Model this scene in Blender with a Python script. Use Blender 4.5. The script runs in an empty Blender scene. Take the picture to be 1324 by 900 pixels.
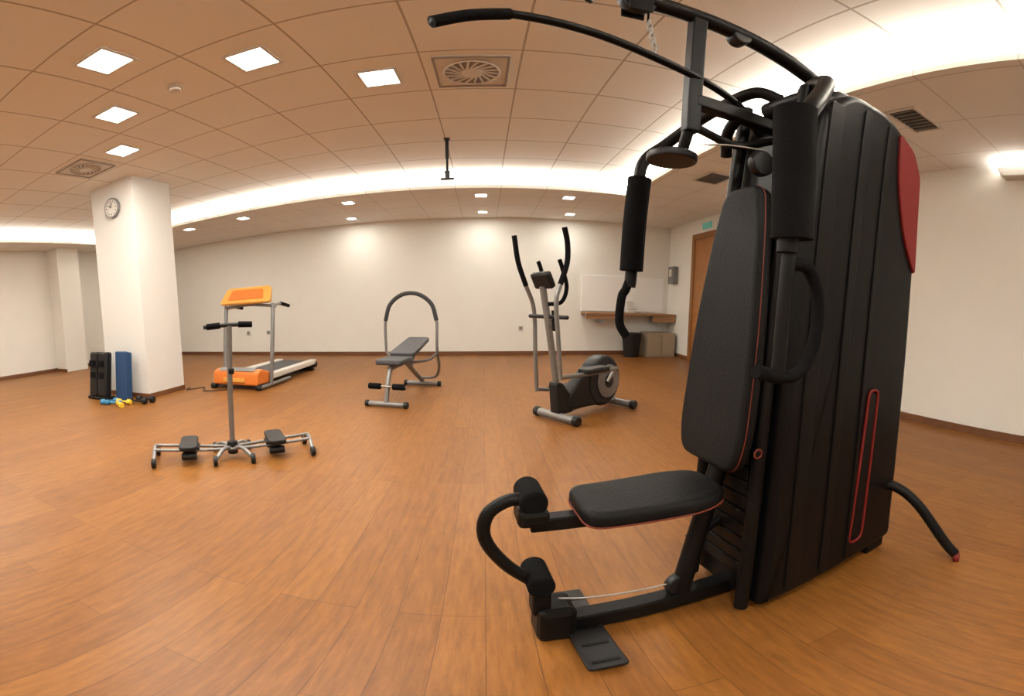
import bpy, bmesh, math, random
from mathutils import Vector, Matrix, Euler
random.seed(3)
scn=bpy.context.scene
try:
    scn.view_settings.view_transform='Standard'
except Exception: pass
COL=bpy.context.collection
# ------------------------------------------------------------------ materials
def mat(name,col,rough=.5,metal=0.,noise=.12,nscale=30,bump=0.,emis=None,estr=0,coat=0.,spec=None):
    m=bpy.data.materials.new(name);m.use_nodes=True;nt=m.node_tree;b=nt.nodes['Principled BSDF']
    b.inputs['Roughness'].default_value=rough;b.inputs['Metallic'].default_value=metal
    if spec is not None: b.inputs['Specular IOR Level'].default_value=spec
    if coat: b.inputs['Coat Weight'].default_value=coat
    tc=nt.nodes.new('ShaderNodeTexCoord');nz=nt.nodes.new('ShaderNodeTexNoise');nz.inputs['Scale'].default_value=nscale
    nt.links.new(tc.outputs['Object'],nz.inputs['Vector'])
    r=nt.nodes.new('ShaderNodeValToRGB')
    r.color_ramp.elements[0].color=tuple(c*(1-noise) for c in col)+(1,);r.color_ramp.elements[1].color=tuple(min(1,c*(1+noise)) for c in col)+(1,)
    nt.links.new(nz.outputs['Fac'],r.inputs['Fac']);nt.links.new(r.outputs['Color'],b.inputs['Base Color'])
    if bump:
        bp=nt.nodes.new('ShaderNodeBump');bp.inputs['Strength'].default_value=bump;bp.inputs['Distance'].default_value=.01
        nt.links.new(nz.outputs['Fac'],bp.inputs['Height']);nt.links.new(bp.outputs['Normal'],b.inputs['Normal'])
    if emis:
        b.inputs['Emission Color'].default_value=emis+(1,);b.inputs['Emission Strength'].default_value=estr
    return m
M={}
M['wall']=mat('wall_paint',(.85,.84,.79),.8,nscale=3,noise=.03)
M['wallw']=mat('pillar_paint',(.72,.71,.68),.8,nscale=3,noise=.03)
M['panelw']=mat('white_laminate',(.92,.92,.91),.35,nscale=3,noise=.02)
M['plaster']=mat('soffit_plaster',(.78,.72,.64),.85,nscale=4,noise=.03)
M['base']=mat('baseboard_wood',(.15,.06,.022),.45,nscale=12,noise=.2)
M['door']=mat('door_wood',(.36,.15,.038),.4,nscale=9,noise=.2)
M['frame']=mat('door_frame_wood',(.28,.115,.03),.4,nscale=9,noise=.2)
M['black']=mat('black_powder_coat',(.004,.0037,.0037),.45,nscale=60,spec=.18)
M['blackg']=mat('black_gloss_shroud',(.0032,.0032,.0036),.42,nscale=20,spec=.17)
M['plastic']=mat('black_plastic',(.008,.008,.009),.45,nscale=60,spec=.35)
M['foam']=mat('black_foam',(.005,.005,.0055),.9,nscale=300,bump=.3,spec=.10)
M['vinyl']=mat('black_vinyl',(.0055,.0055,.006),.55,nscale=200,bump=.25,spec=.17)
M['greyv']=mat('grey_vinyl',(.05,.05,.058),.5,nscale=200,bump=.2)
M['hoopf']=mat('grey_hoop_foam',(.028,.028,.030),.7,nscale=200,bump=.2)
M['stitch']=mat('orange_piping',(.16,.022,.008),.6)
M['red']=mat('red_trim',(.17,.010,.009),.5,spec=.3)
M['steel']=mat('steel',(.40,.39,.38),.32,metal=.9,nscale=40)
M['silver']=mat('silver_paint',(.22,.215,.21),.38,metal=.5,nscale=40)
M['greyp']=mat('grey_plastic',(.18,.175,.17),.45)
M['orange']=mat('orange_plastic',(.66,.18,.025),.4)
M['amber']=mat('amber_plastic',(.72,.36,.07),.35)
M['blue']=mat('blue_foam',(.012,.05,.14),.7,nscale=80)
M['lblue']=mat('light_blue_plastic',(.04,.20,.36),.5)
M['yellow']=mat('yellow_plastic',(.70,.46,.03),.45)
M['white']=mat('white_plastic',(.68,.66,.61),.5)
M['ventm']=mat('vent_metal',(.66,.63,.58),.5)
M['ventd']=mat('vent_metal_dark',(.28,.255,.23),.5)
M['dark']=mat('dark_gap',(.03,.027,.024),.8)
M['shelf']=mat('shelf_wood',(.34,.18,.085),.5,nscale=12,noise=.2)
M['box']=mat('cardboard_cabinet',(.33,.26,.18),.7)
M['green']=mat('exit_sign_green',(.1,.3,.25),.5,emis=(.2,.6,.45),estr=.2)
M['lamp']=mat('led_panel',(1,1,1),.5,emis=(1,.97,.92),estr=9)
M['strip']=mat('led_strip',(1,1,1),.5,emis=(1,.96,.90),estr=6)

def gridmat(name,col,line,s=.605,gx=-.073,gy=-.074,w=.012):
    m=bpy.data.materials.new(name);m.use_nodes=True;nt=m.node_tree;N=nt.nodes;L=nt.links;b=N['Principled BSDF'];b.inputs['Roughness'].default_value=.9
    geo=N.new('ShaderNodeNewGeometry');sep=N.new('ShaderNodeSeparateXYZ');L.new(geo.outputs['Position'],sep.inputs[0])
    def mth(op,a,bv=None):
        n=N.new('ShaderNodeMath');n.operation=op
        for i,x in enumerate((a,bv)):
            if x is None: continue
            if isinstance(x,(int,float)): n.inputs[i].default_value=x
            else: L.new(x,n.inputs[i])
        return n.outputs[0]
    ds=[]
    for ax,g in((0,gx),(1,gy)):
        u=mth('MULTIPLY',mth('SUBTRACT',sep.outputs[ax],g),1/s)
        u=mth('ADD',u,100.5)
        d=mth('ABSOLUTE',mth('SUBTRACT',mth('FRACT',u),.5))
        ds.append(d)
    mx=mth('MAXIMUM',ds[0],ds[1])
    ln=mth('GREATER_THAN',mx,.5-w/s/2)
    mix=N.new('ShaderNodeMixRGB');mix.inputs[1].default_value=col+(1,);mix.inputs[2].default_value=line+(1,);L.new(ln,mix.inputs[0])
    nz=N.new('ShaderNodeTexNoise');nz.inputs['Scale'].default_value=2.0;L.new(geo.outputs['Position'],nz.inputs['Vector'])
    mul=N.new('ShaderNodeMixRGB');mul.blend_type='MULTIPLY';mul.inputs[0].default_value=.06;L.new(mix.outputs[0],mul.inputs[1]);L.new(nz.outputs['Fac'],mul.inputs[2])
    L.new(mul.outputs[0],b.inputs['Base Color'])
    return m
M['tile']=gridmat('ceiling_tiles',(.84,.82,.76),(.46,.41,.34),w=.013)
M['stile']=gridmat('soffit_tiles',(.84,.82,.77),(.60,.56,.50),w=.010)

def floormat():
    m=bpy.data.materials.new('wood_plank_floor');m.use_nodes=True;nt=m.node_tree;N=nt.nodes;L=nt.links;b=N['Principled BSDF']
    geo=N.new('ShaderNodeNewGeometry');sep=N.new('ShaderNodeSeparateXYZ');cmb=N.new('ShaderNodeCombineXYZ')
    L.new(geo.outputs['Position'],sep.inputs[0]);L.new(sep.outputs[1],cmb.inputs[0]);L.new(sep.outputs[0],cmb.inputs[1])
    br=N.new('ShaderNodeTexBrick');br.inputs['Scale'].default_value=1;br.inputs['Brick Width'].default_value=1.1;br.inputs['Row Height'].default_value=.125
    br.inputs['Mortar Size'].default_value=.0013;br.inputs['Mortar Smooth'].default_value=.3;br.inputs['Bias'].default_value=0;br.offset=.37;br.offset_frequency=3
    br.inputs['Color1'].default_value=(.270,.110,.022,1);br.inputs['Color2'].default_value=(.222,.086,.0165,1);br.inputs['Mortar'].default_value=(.13,.048,.011,1)
    L.new(cmb.outputs[0],br.inputs['Vector'])
    mp=N.new('ShaderNodeMapping');mp.inputs['Scale'].default_value=(2.2,14,1);L.new(cmb.outputs[0],mp.inputs[0])
    nz=N.new('ShaderNodeTexNoise');nz.inputs['Scale'].default_value=2.8;nz.inputs['Detail'].default_value=7;nz.inputs['Roughness'].default_value=.7;L.new(mp.outputs[0],nz.inputs['Vector'])
    rp=N.new('ShaderNodeValToRGB');rp.color_ramp.elements[0].position=.32;rp.color_ramp.elements[0].color=(.54,.48,.44,1);rp.color_ramp.elements[1].position=.66;rp.color_ramp.elements[1].color=(1.12,1.1,1.05,1)
    L.new(nz.outputs['Fac'],rp.inputs[0])
    mul=N.new('ShaderNodeMixRGB');mul.blend_type='MULTIPLY';mul.inputs[0].default_value=.65;L.new(br.outputs['Color'],mul.inputs[1]);L.new(rp.outputs[0],mul.inputs[2])
    L.new(mul.outputs[0],b.inputs['Base Color']);b.inputs['Roughness'].default_value=.42;b.inputs['Specular IOR Level'].default_value=.32
    bp=N.new('ShaderNodeBump');bp.inputs['Strength'].default_value=.12;bp.inputs['Distance'].default_value=.004;L.new(nz.outputs['Fac'],bp.inputs['Height']);L.new(bp.outputs[0],b.inputs['Normal'])
    return m
M['floor']=floormat()
# ------------------------------------------------------------------ builders
def link(name,me,m,parent=None,smooth=False):
    o=bpy.data.objects.new(name,me);COL.objects.link(o)
    if m: me.materials.append(M[m] if isinstance(m,str) else m)
    if parent: o.parent=parent
    if smooth:
        for p in me.polygons: p.use_smooth=True
    return o
def root(name,loc=(0,0,0),rz=0):
    e=bpy.data.objects.new(name,None);e.empty_display_size=.1;COL.objects.link(e);e.location=loc;e.rotation_euler=(0,0,rz);return e
def box(name,lo,hi,m,parent=None,bev=0,rot=None,seg=2):
    bm=bmesh.new();bmesh.ops.create_cube(bm,size=1)
    s=[hi[i]-lo[i] for i in range(3)];c=Vector([(hi[i]+lo[i])/2 for i in range(3)])
    for v in bm.verts: v.co=Vector((v.co[i]*s[i] for i in range(3)))
    if bev: bmesh.ops.bevel(bm,geom=bm.edges[:],offset=min(bev,min(s)*.45),segments=seg,affect='EDGES',profile=.5)
    if rot: bmesh.ops.rotate(bm,verts=bm.verts,cent=(0,0,0),matrix=Euler(rot).to_matrix())
    bmesh.ops.translate(bm,verts=bm.verts,vec=c)
    me=bpy.data.meshes.new(name);bm.to_mesh(me);bm.free()
    return link(name,me,m,parent)
def plane(name,lo,hi,z,m,parent=None,down=True):
    vs=[(lo[0],lo[1],z),(hi[0],lo[1],z),(hi[0],hi[1],z),(lo[0],hi[1],z)]
    me=bpy.data.meshes.new(name);me.from_pydata(vs,[],[(3,2,1,0) if down else (0,1,2,3)]);return link(name,me,m,parent)
def catmull(P,closed,n=7):
    P=[Vector(p) for p in P];out=[];k=len(P)
    if k<3: return P
    rng=range(k if closed else k-1)
    for i in rng:
        p1=P[i];p2=P[(i+1)%k]
        p0=P[(i-1)%k] if closed or i>0 else p1*2-p2
        p3=P[(i+2)%k] if closed or i+2<k else p2*2-p1
        for j in range(n):
            t=j/n
            out.append(.5*((2*p1)+(p2-p0)*t+(2*p0-5*p1+4*p2-p3)*t*t+(3*p1-p0-3*p2+p3)*t**3))
    if not closed: out.append(P[-1])
    return out
def tube(name,pts,r,m,parent=None,smooth=True,closed=False,res=5):
    cu=bpy.data.curves.new(name,'CURVE');cu.dimensions='3D'
    P=catmull(pts,closed) if smooth else [Vector(p) for p in pts]
    sp=cu.splines.new('POLY');sp.points.add(len(P)-1)
    for i,p in enumerate(P): sp.points[i].co=(p.x,p.y,p.z,1)
    sp.use_cyclic_u=closed
    cu.bevel_depth=r;cu.bevel_resolution=res;cu.use_fill_caps=True
    t=bpy.data.objects.new('tmp',cu);COL.objects.link(t)
    dg=bpy.context.evaluated_depsgraph_get();me=bpy.data.meshes.new_from_object(t.evaluated_get(dg));me.name=name
    bpy.data.objects.remove(t);bpy.data.curves.remove(cu)
    o=link(name,me,None,parent)
    me.materials.clear();me.materials.append(M[m])
    for p in me.polygons: p.use_smooth=len(p.vertices)<=4
    return o
def cyl(name,a,b,r,m,parent=None,bev=.006,n=32):
    a=Vector(a);b=Vector(b);d=b-a
    bm=bmesh.new();bmesh.ops.create_cone(bm,cap_ends=True,segments=n,radius1=r,radius2=r,depth=d.length)
    if bev:
        ed=[e for e in bm.edges if abs(e.verts[0].co.z-e.verts[1].co.z)<1e-6 and len(e.link_faces)==2]
        bmesh.ops.bevel(bm,geom=ed,offset=min(bev,d.length*.4,r*.4),segments=3,affect='EDGES',profile=.5)
    q=d.to_track_quat('Z','Y').to_matrix().to_4x4();bmesh.ops.transform(bm,verts=bm.verts,matrix=Matrix.Translation((a+b)/2)@q)
    me=bpy.data.meshes.new(name);bm.to_mesh(me);bm.free()
    o=link(name,me,m,parent)
    for p in me.polygons: p.use_smooth=len(p.vertices)<=4
    return o
def rpoly(pts,r,seg=6):
    out=[];k=len(pts)
    for i in range(k):
        rr=r[i] if isinstance(r,(list,tuple)) else r
        p=Vector(pts[i]);a=Vector(pts[i-1])-p;b=Vector(pts[(i+1)%k])-p
        rr=min(rr,a.length*.45,b.length*.45)
        if rr<=1e-4: out.append(p);continue
        s=p+a.normalized()*rr;e=p+b.normalized()*rr
        for j in range(seg+1):
            t=j/seg;out.append((1-t)**2*s+2*t*(1-t)*p+t*t*e)
    return out
def prism(name,pts,t0,t1,mtx,m,parent=None,bev=.0,seg=3):
    """pts (u,v) extruded t0..t1; mtx maps (u,v,t)->local"""
    bm=bmesh.new();n=len(pts)
    A=[bm.verts.new((p[0],p[1],t0)) for p in pts];B=[bm.verts.new((p[0],p[1],t1)) for p in pts]
    f0=bm.faces.new(A[::-1]);f1=bm.faces.new(B)
    for i in range(n): bm.faces.new((A[i],A[(i+1)%n],B[(i+1)%n],B[i]))
    bmesh.ops.recalc_face_normals(bm,faces=bm.faces)
    if bev:
        ed=list(f0.edges)+list(f1.edges);bmesh.ops.bevel(bm,geom=ed,offset=bev,segments=seg,affect='EDGES',profile=.5)
    bmesh.ops.transform(bm,verts=bm.verts,matrix=mtx)
    bmesh.ops.recalc_face_normals(bm,faces=bm.faces)
    me=bpy.data.meshes.new(name);bm.to_mesh(me);bm.free()
    o=link(name,me,m,parent)
    for p in me.polygons: p.use_smooth=len(p.vertices)<=4
    return o
def XZ(y=0): # (u,v,t)->(x,z) plane, t along y
    return Matrix(((1,0,0,0),(0,0,1,y),(0,1,0,0),(0,0,0,1)))
def XY(z=0):
    return Matrix(((1,0,0,0),(0,1,0,0),(0,0,1,z),(0,0,0,1)))
YZ=Matrix(((0,0,1,0),(1,0,0,0),(0,1,0,0),(0,0,0,1)))
LC=(1,.945,.84)
def area(name,loc,sx,sy,w,rot=(0,0,0),col=LC,parent=None):
    l=bpy.data.lights.new(name,'AREA');l.shape='RECTANGLE';l.size=sx;l.size_y=sy;l.energy=w;l.color=col
    o=bpy.data.objects.new(name,l);o.location=loc;o.rotation_euler=rot;COL.objects.link(o)
    if parent:o.parent=parent
    return o
# ------------------------------------------------------------------ room
XL,XR,YB,YN=-7.68,3.62,-3.6,7.95
HS,HC=2.58,2.774
LX,RX,NY,SY=-6.85,1.98,5.79,-2.6
box('floor',(XL-.2,YB-.2,-.1),(XR+.2,YN+.2,0),'floor')
box('wall_north',(XL-.2,YN,0),(XR+.2,YN+.2,3.1),'wall')
box('wall_east',(XR,YB,0),(XR+.2,YN,3.1),'wall')
box('wall_west',(XL-.2,YB,0),(XL,YN,3.1),'wall')
box('wall_south',(XL-.2,YB-.2,0),(XR+.2,YB,3.1),'wall')
box('ceiling',(XL,YB,HC),(XR,YN,HC+.12),'tile')
TH=.05
box('ceiling_soffit_east',(RX,YB,HS),(XR,NY,HS+TH),'stile')
box('ceiling_soffit_north',(XL,NY,HS),(XR,YN,HS+TH),'stile')
box('ceiling_soffit_west',(XL,YB,HS),(LX,NY,HS+TH),'stile')
box('ceiling_soffit_south',(LX,YB,HS),(RX,SY,HS+TH),'stile')
G=.30
box('trim_1',(RX+G,YB,HS+TH),(RX+G+.05,NY+G,HC),'panelw')
box('trim_2',(LX-G,NY+G,HS+TH),(RX+G+.05,NY+G+.05,HC),'panelw')
box('trim_3',(LX-G-.05,YB,HS+TH),(LX-G,NY+G,HC),'panelw')
box('baseboard_north',(XL,YN-.018,0),(XR,YN,.07),'base')
box('baseboard_east_far',(XR-.018,6.92,0),(XR,YN-.018,.07),'base')
box('baseboard_east',(XR-.018,YB,0),(XR,5.88,.07),'base')
box('baseboard_west',(XL,YB,0),(XL+.018,YN-.018,.07),'base')
# pillar + pilaster
p=root('pillar',(-4.06,3.92,0))
box('shaft',(-.39,-.33,0),(.39,.33,HC),'wallw',p)
box('skirting_front',(-.405,-.345,0),(.405,-.33,.06),'base',p);box('skirting_side',(.39,-.33,0),(.405,.33,.06),'base',p)
p=root('wall_pilaster',(-7.49,5.12,0));box('shaft',(-.19,-.27,0),(.19,.27,HS),'wall',p);box('skirting',(-.19,-.285,0),(.205,-.27,.06),'base',p)
# cove strips (led tape on top of the soffit trays)
def cove(name,lo,hi,w,sx,sy):
    r=root(name,((lo[0]+hi[0])/2,(lo[1]+hi[1])/2,HS+TH))
    plane('tape',(-sx/2,-sy/2),(sx/2,sy/2),.004,'strip',r,down=False)
    area('glow',(0,0,.012),sx,sy,w,(math.pi,0,0),(1,.955,.88),r)
CW=25.0
cove('led_cove_strip',(RX+.04,YB+.1),(RX+.09,NY+.1),CW*9.3,.05,NY-YB)
cove('led_cove_strip',(LX-.04,NY+.04),(RX+.04,NY+.09),CW*8.8,RX-LX+.1,.05)
cove('led_cove_strip',(LX-.09,YB+.1),(LX-.04,NY+.1),CW*9.3,.05,NY-YB)
# square LED panels; those outside the view are added to light the room
S=.605;g0=-.073;g1=-.074
def cell(i,j): return (g0+i*S,g1+j*S)
for (i,j) in [(-3,3),(-2,4),(-1,5),(-4,4),(-5,5),(-3,-1),(0,-1),(-7,2),(-9,4),(-7,-2),(1,-3)]:
    x,y=cell(i,j)
    r=root('ceiling_panel_light',(x,y,HC))
    q=.115
    plane('diffuser',(-q,-q),(q,q),-.008,'lamp',r)
    for k,(a,b) in enumerate((((-q-.02,-q-.02),(q+.02,-q)),((-q-.02,q),(q+.02,q+.02)),((-q-.02,-q),(-q,q)),((q,-q),(q+.02,q)))):
        box('frame_%d'%(k+1),(a[0],a[1],-.014),(b[0],b[1],0),'white',r)
    area('light',(0,0,-.02),.23,.23,28,(0,0,0),LC,r)
def downlight(x,y,w=5,s=.075):
    r=root('recessed_downlight',(x,y,HS))
    box('trim_ring',(-s-.015,-s-.015,-.008),(s+.015,s+.015,0),'white',r,bev=.003)
    plane('diffuser',(-s,-s),(s,s),-.011,'lamp',r)
    area('light',(0,0,-.02),.15,.15,w,(0,0,0),LC,r)
for x,y in((-.04,6.2),(1.21,6.2),(-1.97,6.2),(-3.79,6.2),(-4.95,6.2),(-6.2,6.2)): downlight(x,y,8)
for x in(-2.3,-.02,1.47): downlight(x,7.4,8,.07)
downlight(2.8,-1.5,10)
# vents
def vent(x,y,z,s=.235):
    r=root('ceiling_air_diffuser',(x,y,z))
    box('plate',(-s,-s,-.012),(s,s,0),'ventm',r,bev=.003)
    for k,(a,b) in enumerate((((-s,-s),(s,-s+.014)),((-s,s-.014),(s,s)),((-s,-s+.014),(-s+.014,s-.014)),((s-.014,-s+.014),(s,s-.014)))):
        box('rim_%d'%(k+1),(a[0],a[1],-.020),(b[0],b[1],-.010),'ventd',r)
    cyl('core',(0,0,-.016),(0,0,-.011),s*.76,'ventd',r,bev=0,n=40)
    for k,rr in enumerate((.76,)):
        tube('ring_%d'%(k+1),[(s*rr*math.cos(t*math.pi/12),s*rr*math.sin(t*math.pi/12),-.020) for t in range(24)],.007,'ventm',r,smooth=False,closed=True,res=2)
    for k in range(18):
        a=k*math.pi/9;tube('vane_%d'%(k+1),[(.06*math.cos(a),.06*math.sin(a),-.019),(s*.74*math.cos(a+.45),s*.74*math.sin(a+.45),-.019)],.0085,'ventm',r,smooth=False,res=1)
    cyl('hub',(0,0,-.030),(0,0,-.012),.07,'ventm',r)
vent(*cell(0,5),HC);vent(*cell(-6,5),HC)
def grille(x,y,z,a=.26,b=.11):
    r=root('ceiling_vent_grille',(x,y,z))
    box('back',(-b,-a,-.006),(b,a,0),'dark',r)
    for k,(lo,hi) in enumerate((((-b-.02,-a-.02),(b+.02,-a)),((-b-.02,a),(b+.02,a+.02)),((-b-.02,-a),(-b,a)),((b,-a),(b+.02,a)))): box('frame_%d'%(k+1),(lo[0],lo[1],-.014),(hi[0],hi[1],0),'ventm',r)
    for k in range(7):
        xx=-b+(k+.5)*2*b/7;box('slat_%d'%(k+1),(xx-.006,-a,-.012),(xx+.006,a,-.004),'greyp',r)
grille(2.54,1.78,HS,.10,.18);grille(2.51,4.4,HS,.2,.14)
r=root('smoke_detector',(*cell(-3,4),HC));cyl('base',(0,0,-.02),(0,0,0),.06,'white',r);cyl('head',(0,0,-.045),(0,0,-.02),.04,'white',r)
x,y=-.36,4.4
r=root('ceiling_hanging_bracket',(x,y,HC))
box('plate',(-.03,-.03,-.01),(.03,.03,0),'plastic',r)
cyl('rod',(0,0,-.42),(0,0,-.01),.012,'plastic',r,bev=0)
cyl('sleeve',(0,0,-.24),(0,0,-.01),.018,'plastic',r)
box('box',(-.025,-.025,-.46),(.025,.025,-.38),'plastic',r,bev=.005)
box('foot',(-.07,-.03,-.475),(.07,.03,-.460),'plastic',r,bev=.004)
# sconce
r=root('wall_sconce',(XR,1.33,2.42))
prism('bowl',rpoly([(-.20,.10),(.20,.10),(.15,-.0),(-.15,-.0)],.02),-.13,0,YZ,'white',r,bev=.01)
plane('bulb',(-.11,-.16),(-.02,.16),.104,'lamp',r,down=False)
area('light',(-.07,0,.115),.09,.3,18,(math.pi,0,0),(1,.95,.88),r)
# ------------------------------------------------------------------ wall items
r=root('wall_clock',(-4.03,3.588,2.43))
cyl('case',(0,-.035,0),(0,0,0),.135,'greyp',r,n=48)
cyl('face',(0,-.038,0),(0,-.030,0),.112,'white',r,bev=0,n=48)
for k in range(12):
    a=k*math.pi/6;box('mark_%d'%(k+1),(.09*math.sin(a)-.007,-.041,.09*math.cos(a)-.007),(.09*math.sin(a)+.007,-.038,.09*math.cos(a)+.007),'dark',r)
tube('hour_hand',[(0,-.042,0),(-.035,-.042,.03)],.006,'dark',r);tube('minute_hand',[(0,-.043,0),(.02,-.043,.07)],.005,'dark',r)
# door
r=root('door_1',(XR,6.40,0))
box('leaf',(-.03,-.40,0),(.0,.40,2.2),'door',r)
for k,(a,b) in enumerate((((-.05,-.50,0),(.0,-.40,2.2)),((-.05,.40,0),(.0,.50,2.2)),((-.05,-.50,2.2),(.0,.50,2.3)))): box('jamb_%d'%(k+1),a,b,'frame',r,bev=.004)
tube('handle',[(-.03,-.33,1.02),(-.08,-.33,1.02),(-.085,-.22,1.02)],.010,'steel',r)
r=root('exit_sign',(XR,6.45,2.42));box('panel',(-.03,-.14,-.05),(0,.14,.06),'green',r,bev=.004)
r=root('towel_dispenser',(XR,7.62,1.58));box('body',(-.12,-.12,-.16),(0,.12,.18),'greyp',r,bev=.02);box('window',(-.125,-.06,-.02),(-.12,.06,.12),'white',r)
# wall shelf zone
r=root('wall_desk',(2.72,YN,0))
box('top',(-.90,-.45,.78),(.88,-.004,.82),'shelf',r,bev=.004)
box('apron_left',(-.90,-.42,.70),(-.35,-.38,.78),'shelf',r);box('apron_right',(.42,-.42,.66),(.88,-.38,.78),'shelf',r)
box('bracket_left',(-.60,-.40,.62),(-.57,-.004,.78),'steel',r);box('bracket_right',(.50,-.40,.62),(.53,-.004,.78),'steel',r)
r=root('wall_panel',(2.66,YN,0));box('board',(-.84,-.03,.84),(.84,-.002,1.52),'panelw',r,bev=.003)
r=root('desk_phone',(2.75,7.72,.82));box('base',(-.08,-.09,0),(.08,.09,.05),'white',r,bev=.01,rot=None);tube('handset',[(-.09,-.02,.06),(-.05,-.02,.085),(.05,-.02,.085),(.09,-.02,.06)],.018,'white',r);box('screen',(-.06,.06,.05),(.06,.08,.22),'white',r,bev=.005)
r=root('storage_cabinet',(3.27,7.62,0));box('carcass',(-.28,-.24,.0),(.28,.24,.46),'box',r,bev=.006);box('door_leaf',(-.26,-.25,.03),(-.005,-.24,.43),'box',r,bev=.003);box('door_leaf_2',(.005,-.25,.03),(.26,-.24,.43),'box',r,bev=.003)
r=root('waste_bin',(2.72,7.55,0))
bm=bmesh.new();bmesh.ops.create_cone(bm,cap_ends=False,segments=28,radius1=.14,radius2=.19,depth=.44);bmesh.ops.translate(bm,verts=bm.verts,vec=(0,0,.22));me=bpy.data.meshes.new('shell');bm.to_mesh(me);bm.free();link('shell',me,'plastic',r,True)
cyl('base',(0,0,0),(0,0,.02),.14,'plastic',r);tube('rim',[(.19*math.cos(t*math.pi/10),.19*math.sin(t*math.pi/10),.44) for t in range(20)],.008,'plastic',r,smooth=False,closed=True)
for (x,z) in((.68,.50),(-4.4,.48),(-4.9,.48)):
    r=root('wall_socket',(x,YN,z));box('plate',(-.05,-.012,-.05),(.05,0,.05),'white',r,bev=.004);box('insert',(-.03,-.016,-.03),(.03,-.012,.03),'greyp',r)

# ------------------------------------------------------------------ MULTI GYM
g=root('multi_gym',(.25,1.02,0),.085)
W=.18
prof=rpoly([(.47,.035),(.52,1.0),(.57,1.64),(.70,1.765),(.92,1.77),(1.08,1.70),(1.17,1.59),(1.20,.9),(1.19,.05)],[.02,.1,.06,.06,.1,.06,.06,.2,.04])
prism('weight_tower_shroud',prof,-W,W,XZ(0),'blackg',g,bev=.03,seg=4)
prism('shroud_cap',rpoly([(.62,1.72),(.72,1.81),(.92,1.82),(1.05,1.73)],.04),-.11,.11,XZ(0),'blackg',g,bev=.03)
for k,(a,b,z0,z1) in enumerate(((.60,.66,.08,1.68),(.76,.80,.08,1.72),(.90,.92,.08,1.72))):
    prism('side_rib_%d'%(k+1),rpoly([(a-.04,z0),(b-.04,z0),(b,z1),(a,z1)],.015),-W-.006,-W+.01,XZ(0),'black',g,bev=.003)
    prism('side_rib_far_%d'%(k+1),rpoly([(a-.04,z0),(b-.04,z0),(b,z1),(a,z1)],.015),W-.01,W+.006,XZ(0),'black',g,bev=.003)
for s,nm in((-1,'near'),(1,'far')):
    t0,t1=((-W-.010,-W+.004) if s<0 else (W-.004,W+.010))
    prism('red_panel_'+nm,rpoly([(.97,1.715),(1.08,1.675),(1.145,1.585),(1.175,1.20),(1.165,1.19),(1.06,1.32),(.99,1.52)],[.02,.02,.03,.01,.01,.08,.08]),t0,t1,XZ(0),'red',g,bev=.003)
    loop=rpoly([(.875,.14),(.955,.14),(.985,.74),(.925,.74)],.035,5)
    tube('red_loop_'+nm,[(q.x,s*(W+.004),q.y) for q in loop],.0055,'red',g,smooth=False,closed=True)
    prism('loop_inset_'+nm,rpoly([(.885,.15),(.945,.15),(.972,.73),(.932,.73)],.03,5),t0+.004*(s<0),t1-.004*(s>0),XZ(0),'black',g,bev=.002)
for s in(-1,1):
    tube('front_upright_%s'%('near' if s<0 else 'far'),[(.44,s*.13,.03),(.49,s*.13,1.0),(.55,s*.13,1.72)],.022,'black',g)
for k in range(12):
    box('weight_plate_%d'%(k+1),(.455,-.10,.14+k*.05),(.56,.10,.185+k*.05),'black',g,bev=.004)
tube('selector_knob',[(.437+.013*math.cos(t*math.pi/4),-.157,.60+.013*math.sin(t*math.pi/4)) for t in range(8)],.003,'stitch',g,closed=True,res=3)
cyl('selector_pin',(.437,-.158,.60),(.455,-.12,.60),.009,'black',g)
# boom
tube('top_boom',[(.06,0,1.945),(.50,0,1.910),(.80,0,1.84),(1.0,0,1.74)],.026,'black',g)
cyl('boom_pulley_1',(.10,-.014,1.93),(.10,.014,1.93),.048,'plastic',g)
for s in(-1,1): box('pulley_cheek_%s'%('a' if s<0 else 'b'),(.07,s*.024-.003,1.875),(.13,s*.024+.003,1.97),'black',g,bev=.002)
cyl('boom_pulley_2',(.40,-.022,1.905),(.40,.022,1.905),.030,'plastic',g)
tube('cable_hook',[(.02,0,1.93),(-.015,0,1.93),(-.03,0,1.905),(-.01,0,1.885)],.005,'black',g)
box('front_post',(.247,-.019,1.50),(.288,.019,1.94),'black',g,bev=.005)
box('link_tube',(.27,-.02,1.585),(.60,.02,1.625),'black',g,bev=.005)
tube('link_brace',[(.28,0,1.52),(.42,0,1.50),(.56,0,1.56)],.013,'black',g)
cyl('swivel_disc',(.25,.06,1.42),(.25,.06,1.445),.070,'plastic',g);cyl('disc_post',(.262,.03,1.44),(.265,.0,1.52),.016,'black',g)
cyl('mid_pulley',(.47,-.07,1.44),(.47,-.04,1.44),.040,'plastic',g)
tube('mid_cable',[(.30,.0,1.47),(.38,-.03,1.48),(.47,-.055,1.485)],.003,'steel',g)
tube('pulley_bracket',[(.47,-.055,1.44),(.54,-.055,1.46)],.014,'black',g)
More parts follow.
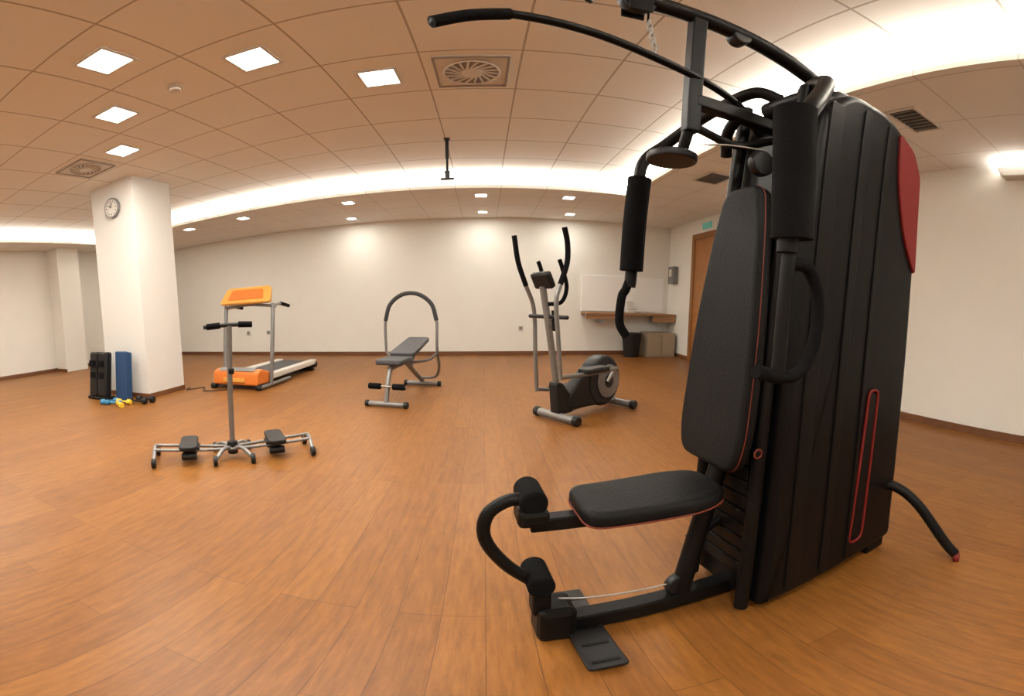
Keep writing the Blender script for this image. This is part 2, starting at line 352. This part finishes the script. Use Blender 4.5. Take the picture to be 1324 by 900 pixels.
# lat bar
dy=-.05;dz=-.03
lat=[(-.355,-.140+dy,1.650+dz),(-.29,-.122+dy,1.684+dz),(-.215,-.100+dy,1.711+dz),(-.05,-.052+dy,1.722+dz),(.13,0+dy,1.717+dz),(.31,.05+dy,1.713+dz),(.43,.085+dy,1.70+dz),(.52,.112+dy,1.665+dz),(.60,.135+dy,1.62+dz)]
tube('lat_bar',lat,.0115,'black',g)
tube('lat_grip_near',lat[:3],.0150,'foam',g);tube('lat_grip_far',lat[-3:],.0150,'foam',g)
for k in range(7):
    z=1.705+k*.023;tube('chain_link_%d'%(k+1),[(.13+.006*math.cos(t*math.pi/4)*(k%2),dy*(1-k/7)+.006*math.cos(t*math.pi/4)*(1-k%2),z+.014*math.sin(t*math.pi/4)) for t in range(8)],.0026,'ventd',g,closed=True,res=2)
tube('lift_cable',[(.13,0,1.85),(.13,0,1.93)],.003,'black',g)
# butterfly arms
cyl('arm_pivot',(.62,-.11,1.73),(.62,.11,1.73),.032,'black',g)
tube('far_arm',[(.62,.05,1.76),(.56,.12,1.79),(.50,.28,1.73),(.42,.41,1.63),(.345,.425,1.55),(.32,.42,1.44),(.305,.42,1.12),(.30,.42,1.06)],.022,'black',g)
tube('far_arm_foam',[(.325,.42,1.47),(.312,.42,1.30),(.305,.42,1.12)],.043,'foam',g)
tube('far_arm_handle',[(.30,.42,1.09),(.285,.42,1.05),(.27,.42,1.02),(.265,.42,.93),(.29,.41,.88)],.016,'foam',g)
tube('near_arm',[(.62,-.05,1.76),(.57,-.14,1.74),(.47,-.27,1.65),(.36,-.35,1.52),(.30,-.38,1.44),(.275,-.38,1.34),(.275,-.38,1.12)],.022,'black',g)
tube('near_arm_foam',[(.268,-.38,1.44),(.278,-.38,1.30),(.286,-.38,1.15)],.044,'foam',g)
tube('near_arm_stem',[(.286,-.38,1.17),(.280,-.38,1.09),(.272,-.38,.87)],.015,'black',g)
tube('near_arm_handle',[(.285,-.38,1.10),(.34,-.38,1.095),(.378,-.38,1.04),(.381,-.38,.95),(.34,-.38,.875),(.28,-.38,.865),(.212,-.38,.88)],.0145,'foam',g)
tube('arm_brace',[(.42,0,1.60),(.43,.06,1.56),(.46,.10,1.50)],.018,'black',g)
# backrest
lean=math.atan2(.09,.85)
bm_=Matrix.Translation((.39,0,.535))@Matrix.Rotation(lean,4,'Y')@YZ
bo=rpoly([(-.13,0),(.13,0),(.155,.10),(.147,.40),(.110,.70),(.080,.84),(-.080,.84),(-.110,.70),(-.147,.40),(-.155,.10)],[.05,.05,.05,.15,.1,.05,.05,.1,.15,.05])
prism('backrest',bo,-.030,.028,bm_,'vinyl',g,bev=.018,seg=4)
tube('backrest_piping',[bm_@Vector((q.x*1.003,q.y,-.010)) for q in bo],.0018,'stitch',g,smooth=False,closed=True,res=2)
box('backrest_bracket_low',(.41,-.04,.64),(.52,.04,.70),'black',g,bev=.006);box('backrest_bracket_high',(.46,-.04,1.18),(.56,.04,1.24),'black',g,bev=.006)
# seat
so=rpoly([(-.02,-.105),(.30,-.128),(.40,-.085),(.40,.085),(.30,.118),(-.02,.10)],[.05,.08,.05,.05,.08,.05])
prism('seat',so,.430,.482,XY(),'vinyl',g,bev=.02,seg=4)
tube('seat_piping',[(q.x,q.y,.442) for q in so],.0024,'stitch',g,smooth=False,closed=True,res=2)
box('seat_rail',(-.14,-.022,.40),(.42,.022,.44),'black',g,bev=.005)
# main slanted post, base
tube('slanted_post',[(.30,0,.03),(.36,0,.29),(.43,0,.54),(.50,0,.80)],.030,'black',g)
tube('slanted_post_brace',[(.35,.03,.25),(.46,.03,.30),(.55,.03,.30)],.018,'black',g)
box('base_beam',(-.08,-.028,.015),(1.15,.028,.07),'black',g,bev=.006)
box('base_foot_front',(-.125,-.055,0),(-.02,.055,.13),'black',g,bev=.02)
prism('foot_plate',rpoly([(-.045,-.21),(.055,-.21),(.055,.17),(-.045,.17)],.01),.014,.026,XY(),'plastic',g,bev=.003)
for k in range(5): box('plate_tread_%d'%(k+1),(-.03,-.19+k*.075,.025),(.04,-.18+k*.075,.028),'black',g)
# leg developer
box('leg_pivot_block',(-.175,-.045,.425),(-.095,.045,.475),'black',g,bev=.014)
cyl('upper_end_cap',(-.135,-.04,.495),(-.135,.075,.495),.036,'foam',g,bev=.010)
tube('leg_lever',[(-.13,0,.49),(-.19,0,.495),(-.245,0,.455),(-.252,0,.38),(-.20,0,.29),(-.12,0,.21)],.018,'black',g)
cyl('lower_end_cap',(-.115,-.05,.225),(-.115,.075,.225),.036,'foam',g,bev=.010)
box('lower_stem',(-.135,-.03,.10),(-.085,.03,.21),'black',g,bev=.008)
tube('low_cable',[(-.06,-.0,.14),(.02,0,.125),(.14,0,.115),(.28,0,.11)],.003,'steel',g)
cyl('low_pulley',(.30,-.016,.10),(.30,.016,.10),.04,'plastic',g)
for s,nm in((-1,'near'),(1,'far')):
    tube('rear_leg_'+nm,[(1.12,s*.10,.30),(1.15,s*.20,.31),(1.18,s*.30,.24),(1.21,s*.42,.08),(1.225,s*.46,.03)],.022,'black',g)
    cyl('rear_cap_'+nm,(1.222,s*.455,.012),(1.232,s*.478,.012),.028,'red',g)
box('base_rear',(1.05,-.16,.0),(1.17,.16,.06),'black',g,bev=.008)

# ------------------------------------------------------------------ ELLIPTICAL
e=root('elliptical_trainer',(.595,3.44,0),math.atan2(.47,.655))
for x,nm in((0,'front'),(.80,'rear')):
    cyl('stabilizer_'+nm,(x,-.21,.045),(x,.21,.045),.034,'silver',e)
    for s in(-1,1): cyl('stabilizer_cap_%s_%s'%(nm,'a' if s<0 else 'b'),(x,s*.20,.045),(x,s*.255,.045),.043,'plastic',e,bev=.012)
tube('base_rail',[(0,0,.07),(.4,0,.09),(.80,0,.07)],.028,'silver',e)
tube('mast',[(.03,0,.10),(-.03,0,.45),(-.10,0,.80),(-.17,0,1.12)],.028,'silver',e)
prism('mast_cover',rpoly([(-.02,.06),(.16,.06),(.14,.20),(.02,.34),(-.05,.34)],.03),-.05,.05,XZ(),'plastic',e,bev=.012)
cyl('flywheel_housing',(.56,-.075,.285),(.56,.075,.285),.235,'plastic',e,bev=.03,n=56)
prism('housing_nose',rpoly([(.10,.09),(.50,.07),(.60,.40),(.42,.46),(.26,.36),(.10,.22)],.05),-.065,.065,XZ(),'plastic',e,bev=.02)
for s in(-1,1):
    y0,y1=sorted((s*.074,s*.088));cyl('flywheel_disc_%s'%('a' if s<0 else 'b'),(.60,y0,.28),(.60,y1,.28),.155,'silver',e,n=48,bev=.006)
    y0,y1=sorted((s*.086,s*.094));cyl('disc_ring_%s'%('a' if s<0 else 'b'),(.60,y0,.28),(.60,y1,.28),.06,'plastic',e,n=32,bev=.002)
    a=1 if s<0 else -1
    cx,cz=.56+.10*a*.7,.285+.12*a
    tube('crank_%s'%('a' if s<0 else 'b'),[(.56,s*.10,.285),(cx,s*.13,cz)],.017,'steel',e)
    zb=.42 if s<0 else .25;xb=-.17 if s<0 else -.03
    tube('pedal_bar_%s'%('a' if s<0 else 'b'),[(cx,s*.15,cz),(.3,s*.17,(cz+zb)/2-.01),(xb,s*.20,zb)],.018,'silver',e)
    box('pedal_%s'%('a' if s<0 else 'b'),(.12,s*.18-.06,(cz+zb)/2+.0),(.42,s*.18+.06,(cz+zb)/2+.045),'plastic',e,bev=.015)
    if s>0: P=[(-.03,.21,.23),(-.05,.21,.55),(-.07,.21,.93),(-.16,.21,1.13),(-.24,.215,1.32),(-.28,.22,1.54)]
    else: P=[(-.17,-.21,.42),(-.20,-.21,.70),(-.23,-.21,1.0),(-.19,-.21,1.13),(-.125,-.215,1.30),(-.13,-.22,1.45),(-.165,-.22,1.57)]
    tube('swing_arm_%s'%('a' if s<0 else 'b'),P[:4],.018,'silver',e)
    tube('swing_handle_%s'%('a' if s<0 else 'b'),P[3:],.021,'foam',e)
    tube('fixed_handle_%s'%('a' if s<0 else 'b'),[(-.13,s*.02,.98),(-.06,s*.10,1.0),(-.03,s*.125,1.12),(-.08,s*.12,1.27),(-.11,s*.12,1.33)],.017,'foam',e)
cyl('arm_axle',(-.11,-.22,.88),(-.11,.22,.88),.016,'plastic',e)
box('console',(-.20,-.10,1.10),(-.14,.10,1.24),'plastic',e,bev=.02,rot=(0,-.5,0))
box('console_screen',(-.165,-.07,1.15),(-.135,.07,1.215),'greyp',e,bev=.006,rot=(0,-.5,0))
tube('bottle_cage',[(-.06,-.03,.78),(-.03,0,.84),(-.03,0,.93)],.03,'plastic',e)

# ------------------------------------------------------------------ WEIGHT BENCH with ab hoop
b=root('adjustable_weight_bench',(-.935,3.91,0),-.17)
for y,nm,w in((0,'front',.19),(1.12,'rear',.20)):
    cyl('foot_'+nm,(-w,y,.03),(w,y,.03),.026,'silver',b)
    for s in(-1,1): cyl('foot_cap_%s_%s'%(nm,'a' if s<0 else 'b'),(s*(w-.01),y,.03),(s*(w+.03),y,.03),.033,'plastic',b)
tube('front_leg',[(0,.0,.04),(0,.06,.25),(0,.14,.38)],.024,'silver',b)
tube('main_beam',[(0,.10,.36),(0,.55,.37),(0,1.12,.06)],.026,'silver',b,smooth=False)
tube('roller_axle',[(-.2,.02,.20),(.2,.02,.20)],.011,'steel',b)
for s in(-1,1): cyl('ankle_roller_%s'%('a' if s<0 else 'b'),(s*.06,.02,.20),(s*.19,.02,.20),.030,'foam',b,bev=.01)
prism('seat_pad',rpoly([(-.14,.06),(.14,.06),(.14,.40),(-.14,.40)],.04),.40,.45,XY(),'greyv',b,bev=.012)
bmx=Matrix.Translation((0,.43,.43))@Matrix.Rotation(math.radians(11),4,'X')
prism('back_pad',rpoly([(-.14,0),(.14,0),(.13,.62),(-.13,.62)],.05),0,.05,bmx,'greyv',b,bev=.012)
tube('back_support',[(0,.50,.40),(0,.98,.50)],.018,'silver',b)
tube('support_strut',[(0,.72,.26),(0,.90,.48)],.015,'silver',b)
ym=.72
hoop=[(-.02,1.10,.10),(.20,.98,.14),(.29,.84,.28),(.305,ym,.50),(.305,ym,.80),(.25,ym,.98),(.10,ym,1.09),(-.08,ym,1.09),(-.23,ym,.98),(-.29,ym,.80),(-.29,ym,.45)]
tube('ab_hoop',hoop,.016,'silver',b)
tube('ab_hoop_foam',hoop[4:10],.023,'hoopf',b)
tube('hoop_cross_bar',[(-.29,ym,.45),(-.2,ym,.37),(0,ym,.34),(.2,ym,.37),(.30,ym,.44)],.015,'silver',b)

# ------------------------------------------------------------------ LEG SLIDE TRAINER
s_=root('leg_slide_trainer',(-1.60,2.30,0),.645)
tube('pole',[(0,0,.06),(.01,0,.5),(.03,0,.90)],.018,'silver',s_)
cyl('pole_collar',(.02,0,.58),(.022,0,.62),.022,'plastic',s_)
tube('handlebar',[(-.14,0,.90),(.03,0,.905),(.17,0,.90)],.014,'plastic',s_)
for s in(-1,1): tube('grip_%s'%('a' if s<0 else 'b'),[(.03+s*.06,0,.905),(.03+s*.15,0,.90)],.021,'foam',s_)
for s in(-1,1):
    nm='left' if s<0 else 'right'
    for yy in(-.05,.05): tube('rail_%s_%s'%(nm,'a' if yy<0 else 'b'),[(0,yy*.6,.07),(s*.27,yy,.085),(s*.52,yy*1.1,.10)],.011,'silver',s_)
    tube('end_foot_%s'%nm,[(s*.52,-.12,.05),(s*.52,0,.11),(s*.52,.12,.05)],.014,'silver',s_)
    for yy in(-.13,.13): cyl('end_wheel_%s_%s'%(nm,'a' if yy<0 else 'b'),(s*.52-.015,yy,.032),(s*.52+.015,yy,.032),.032,'plastic',s_)
    box('carriage_%s'%nm,(s*.29-.07,-.06,.085),(s*.29+.07,.06,.105),'plastic',s_,bev=.006)
    prism('foot_pad_%s'%nm,rpoly([(s*.29-.06,-.14),(s*.29+.06,-.14),(s*.29+.06,.14),(s*.29-.06,.14)],.04),.105,.135,XY(),'plastic',s_,bev=.008)
    for yy in(-.07,.07): cyl('roller_%s_%s'%(nm,'a' if yy<0 else 'b'),(s*.29-.05,yy,.05),(s*.29+.05,yy,.05),.026,'plastic',s_)
    tube('cross_leg_%s'%nm,[(0,0,.07),(s*.06,-.07,.085),(s*.12,-.15,.04)],.014,'silver',s_)
    tube('cross_leg_rear_%s'%nm,[(0,0,.07),(s*.06,.07,.085),(s*.12,.15,.04)],.014,'silver',s_)
    for yy in(-.155,.155): cyl('caster_%s_%s'%(nm,'a' if yy<0 else 'b'),(s*.12-.014,yy,.034),(s*.12+.014,yy,.034),.034,'plastic',s_)
cyl('hub',(0,0,.03),(0,0,.12),.035,'plastic',s_)

# ------------------------------------------------------------------ TREADMILL
t=root('treadmill',(-2.97,4.40,0),-.03)
prism('motor_hood',rpoly([(0,.06),(.36,.06),(.40,.17),(.12,.26),(.02,.22)],.03),-.34,.34,YZ,'orange',t,bev=.02)
prism('hood_top',rpoly([(.03,.235),(.12,.27),(.40,.18),(.38,.16)],.01),-.27,.27,YZ,'silver',t,bev=.006)
box('front_grille',(-.16,-.012,.10),(.16,.01,.15),'amber',t,bev=.004)
box('deck',(-.25,.36,.10),(.25,1.72,.14),'plastic',t);box('belt',(-.22,.36,.14),(.22,1.70,.148),'greyv',t,bev=.003)
for s in(-1,1):
    nm='left' if s<0 else 'right';x0,x1=sorted((s*.24,s*.35))
    box('side_rail_'+nm,(x0,.34,.09),(x1,1.74,.165),'white',t,bev=.015)
    tube('upright_'+nm,[(s*.36,.30,.04),(s*.37,.36,.5),(s*.37,.44,1.06)],.026,'silver',t)
    tube('floor_bar_'+nm,[(s*.36,.02,.035),(s*.36,.8,.035)],.024,'silver',t)
    cyl('front_wheel_'+nm,(s*.30,.03,.035),(s*.38,.03,.035),.035,'plastic',t)
    tube('handrail_'+nm,[(s*.37,.42,.98),(s*.38,.55,1.05),(s*.38,.80,1.02)],.018,'silver',t)
    tube('hand_grip_'+nm,[(s*.38,.62,1.055),(s*.38,.84,1.02)],.024,'foam',t)
    cyl('rear_cap_'+nm,(s*.24,1.72,.09),(s*.35,1.72,.09),.05,'plastic',t)
box('rear_feet',(-.34,1.62,0),(.34,1.68,.06),'plastic',t,bev=.01)
cm=Matrix.Translation((0,.36,1.06))@Matrix.Rotation(math.radians(55),4,'X')
prism('console',rpoly([(-.40,0),(.40,0),(.34,.26),(-.34,.26)],.06),0,.05,cm,'amber',t,bev=.015)
prism('console_face',rpoly([(-.28,.05),(.28,.05),(.24,.21),(-.24,.21)],.03),.045,.056,cm,'orange',t,bev=.003)
tube('console_bar',[(-.37,.43,1.03),(0,.45,1.06),(.37,.43,1.03)],.022,'silver',t)
r=root('power_cable',(-3.25,4.25,0));tube('cord',[(.2,.1,.006),(-.05,-.05,.006),(-.2,.15,.006),(-.33,-.05,.006),(-.40,.1,.006)],.006,'plastic',r)

# ------------------------------------------------------------------ gear beside the pillar
r=root('folded_step_bench',(-4.26,3.33,0))
for k in range(2):
    x0=-.17+k*.17
    box('panel_%d'%(k+1),(x0,-.05,.03),(x0+.160,.06,.60),'plastic',r,bev=.025,rot=(-.12,0,0))
    for j in range(3): box('ridge_%d_%d'%(k+1,j+1),(x0+.03,-.062,.12+j*.15),(x0+.13,-.045,.20+j*.15),'foam',r,bev=.006,rot=(-.12,0,0))
box('foot_base',(-.19,-.09,0),(.18,.07,.04),'plastic',r,bev=.01)
r=root('exercise_mat',(-3.94,3.42,0));
for k in range(3): box('fold_%d'%(k+1),(-.10,-.03+k*.035,.0),(.10,.002+k*.035,.60-.01*k),'blue',r,bev=.012,rot=(-.08,0,0))
def dumbbell(x,y,rz,m,L=.16,rr=.032):
    r=root('dumbbell',(x,y,0),rz)
    cyl('handle',(-L/2,0,rr),(L/2,0,rr),.013,m,r)
    for s in(-1,1): cyl('head_%s'%('a' if s<0 else 'b'),(s*L/2-.028,0,rr),(s*L/2+.028,0,rr),rr,m,r,n=8,bev=.006)
dumbbell(-3.80,3.12,.3,'lblue');dumbbell(-3.66,3.10,-.5,'yellow');dumbbell(-3.72,3.22,.1,'yellow');dumbbell(-3.58,3.30,.4,'plastic',.18,.04);dumbbell(-3.56,3.42,.2,'plastic',.18,.04)
dumbbell(-3.92,3.16,1.1,'lblue')

# ------------------------------------------------------------------ world + camera
w=bpy.data.worlds.new('world');scn.world=w;w.use_nodes=True
w.node_tree.nodes['Background'].inputs[0].default_value=(.9,.75,.6,1);w.node_tree.nodes['Background'].inputs[1].default_value=.02
cam=bpy.data.cameras.new('camera');co=bpy.data.objects.new('camera',cam);COL.objects.link(co);scn.camera=co
cam.type='PANO';cam.panorama_type='EQUIRECTANGULAR'
cam.longitude_min=-662/552;cam.longitude_max=662/552;cam.latitude_min=-450/552;cam.latitude_max=450/552
cam.clip_start=.02
co.matrix_world=Matrix.Translation((0,0,1))@Matrix.Rotation(-.065,4,'Z')@Matrix.Rotation(-.109,4,'X')@Matrix.Rotation(-.003,4,'Y')@Matrix.Rotation(math.pi/2,4,'X')
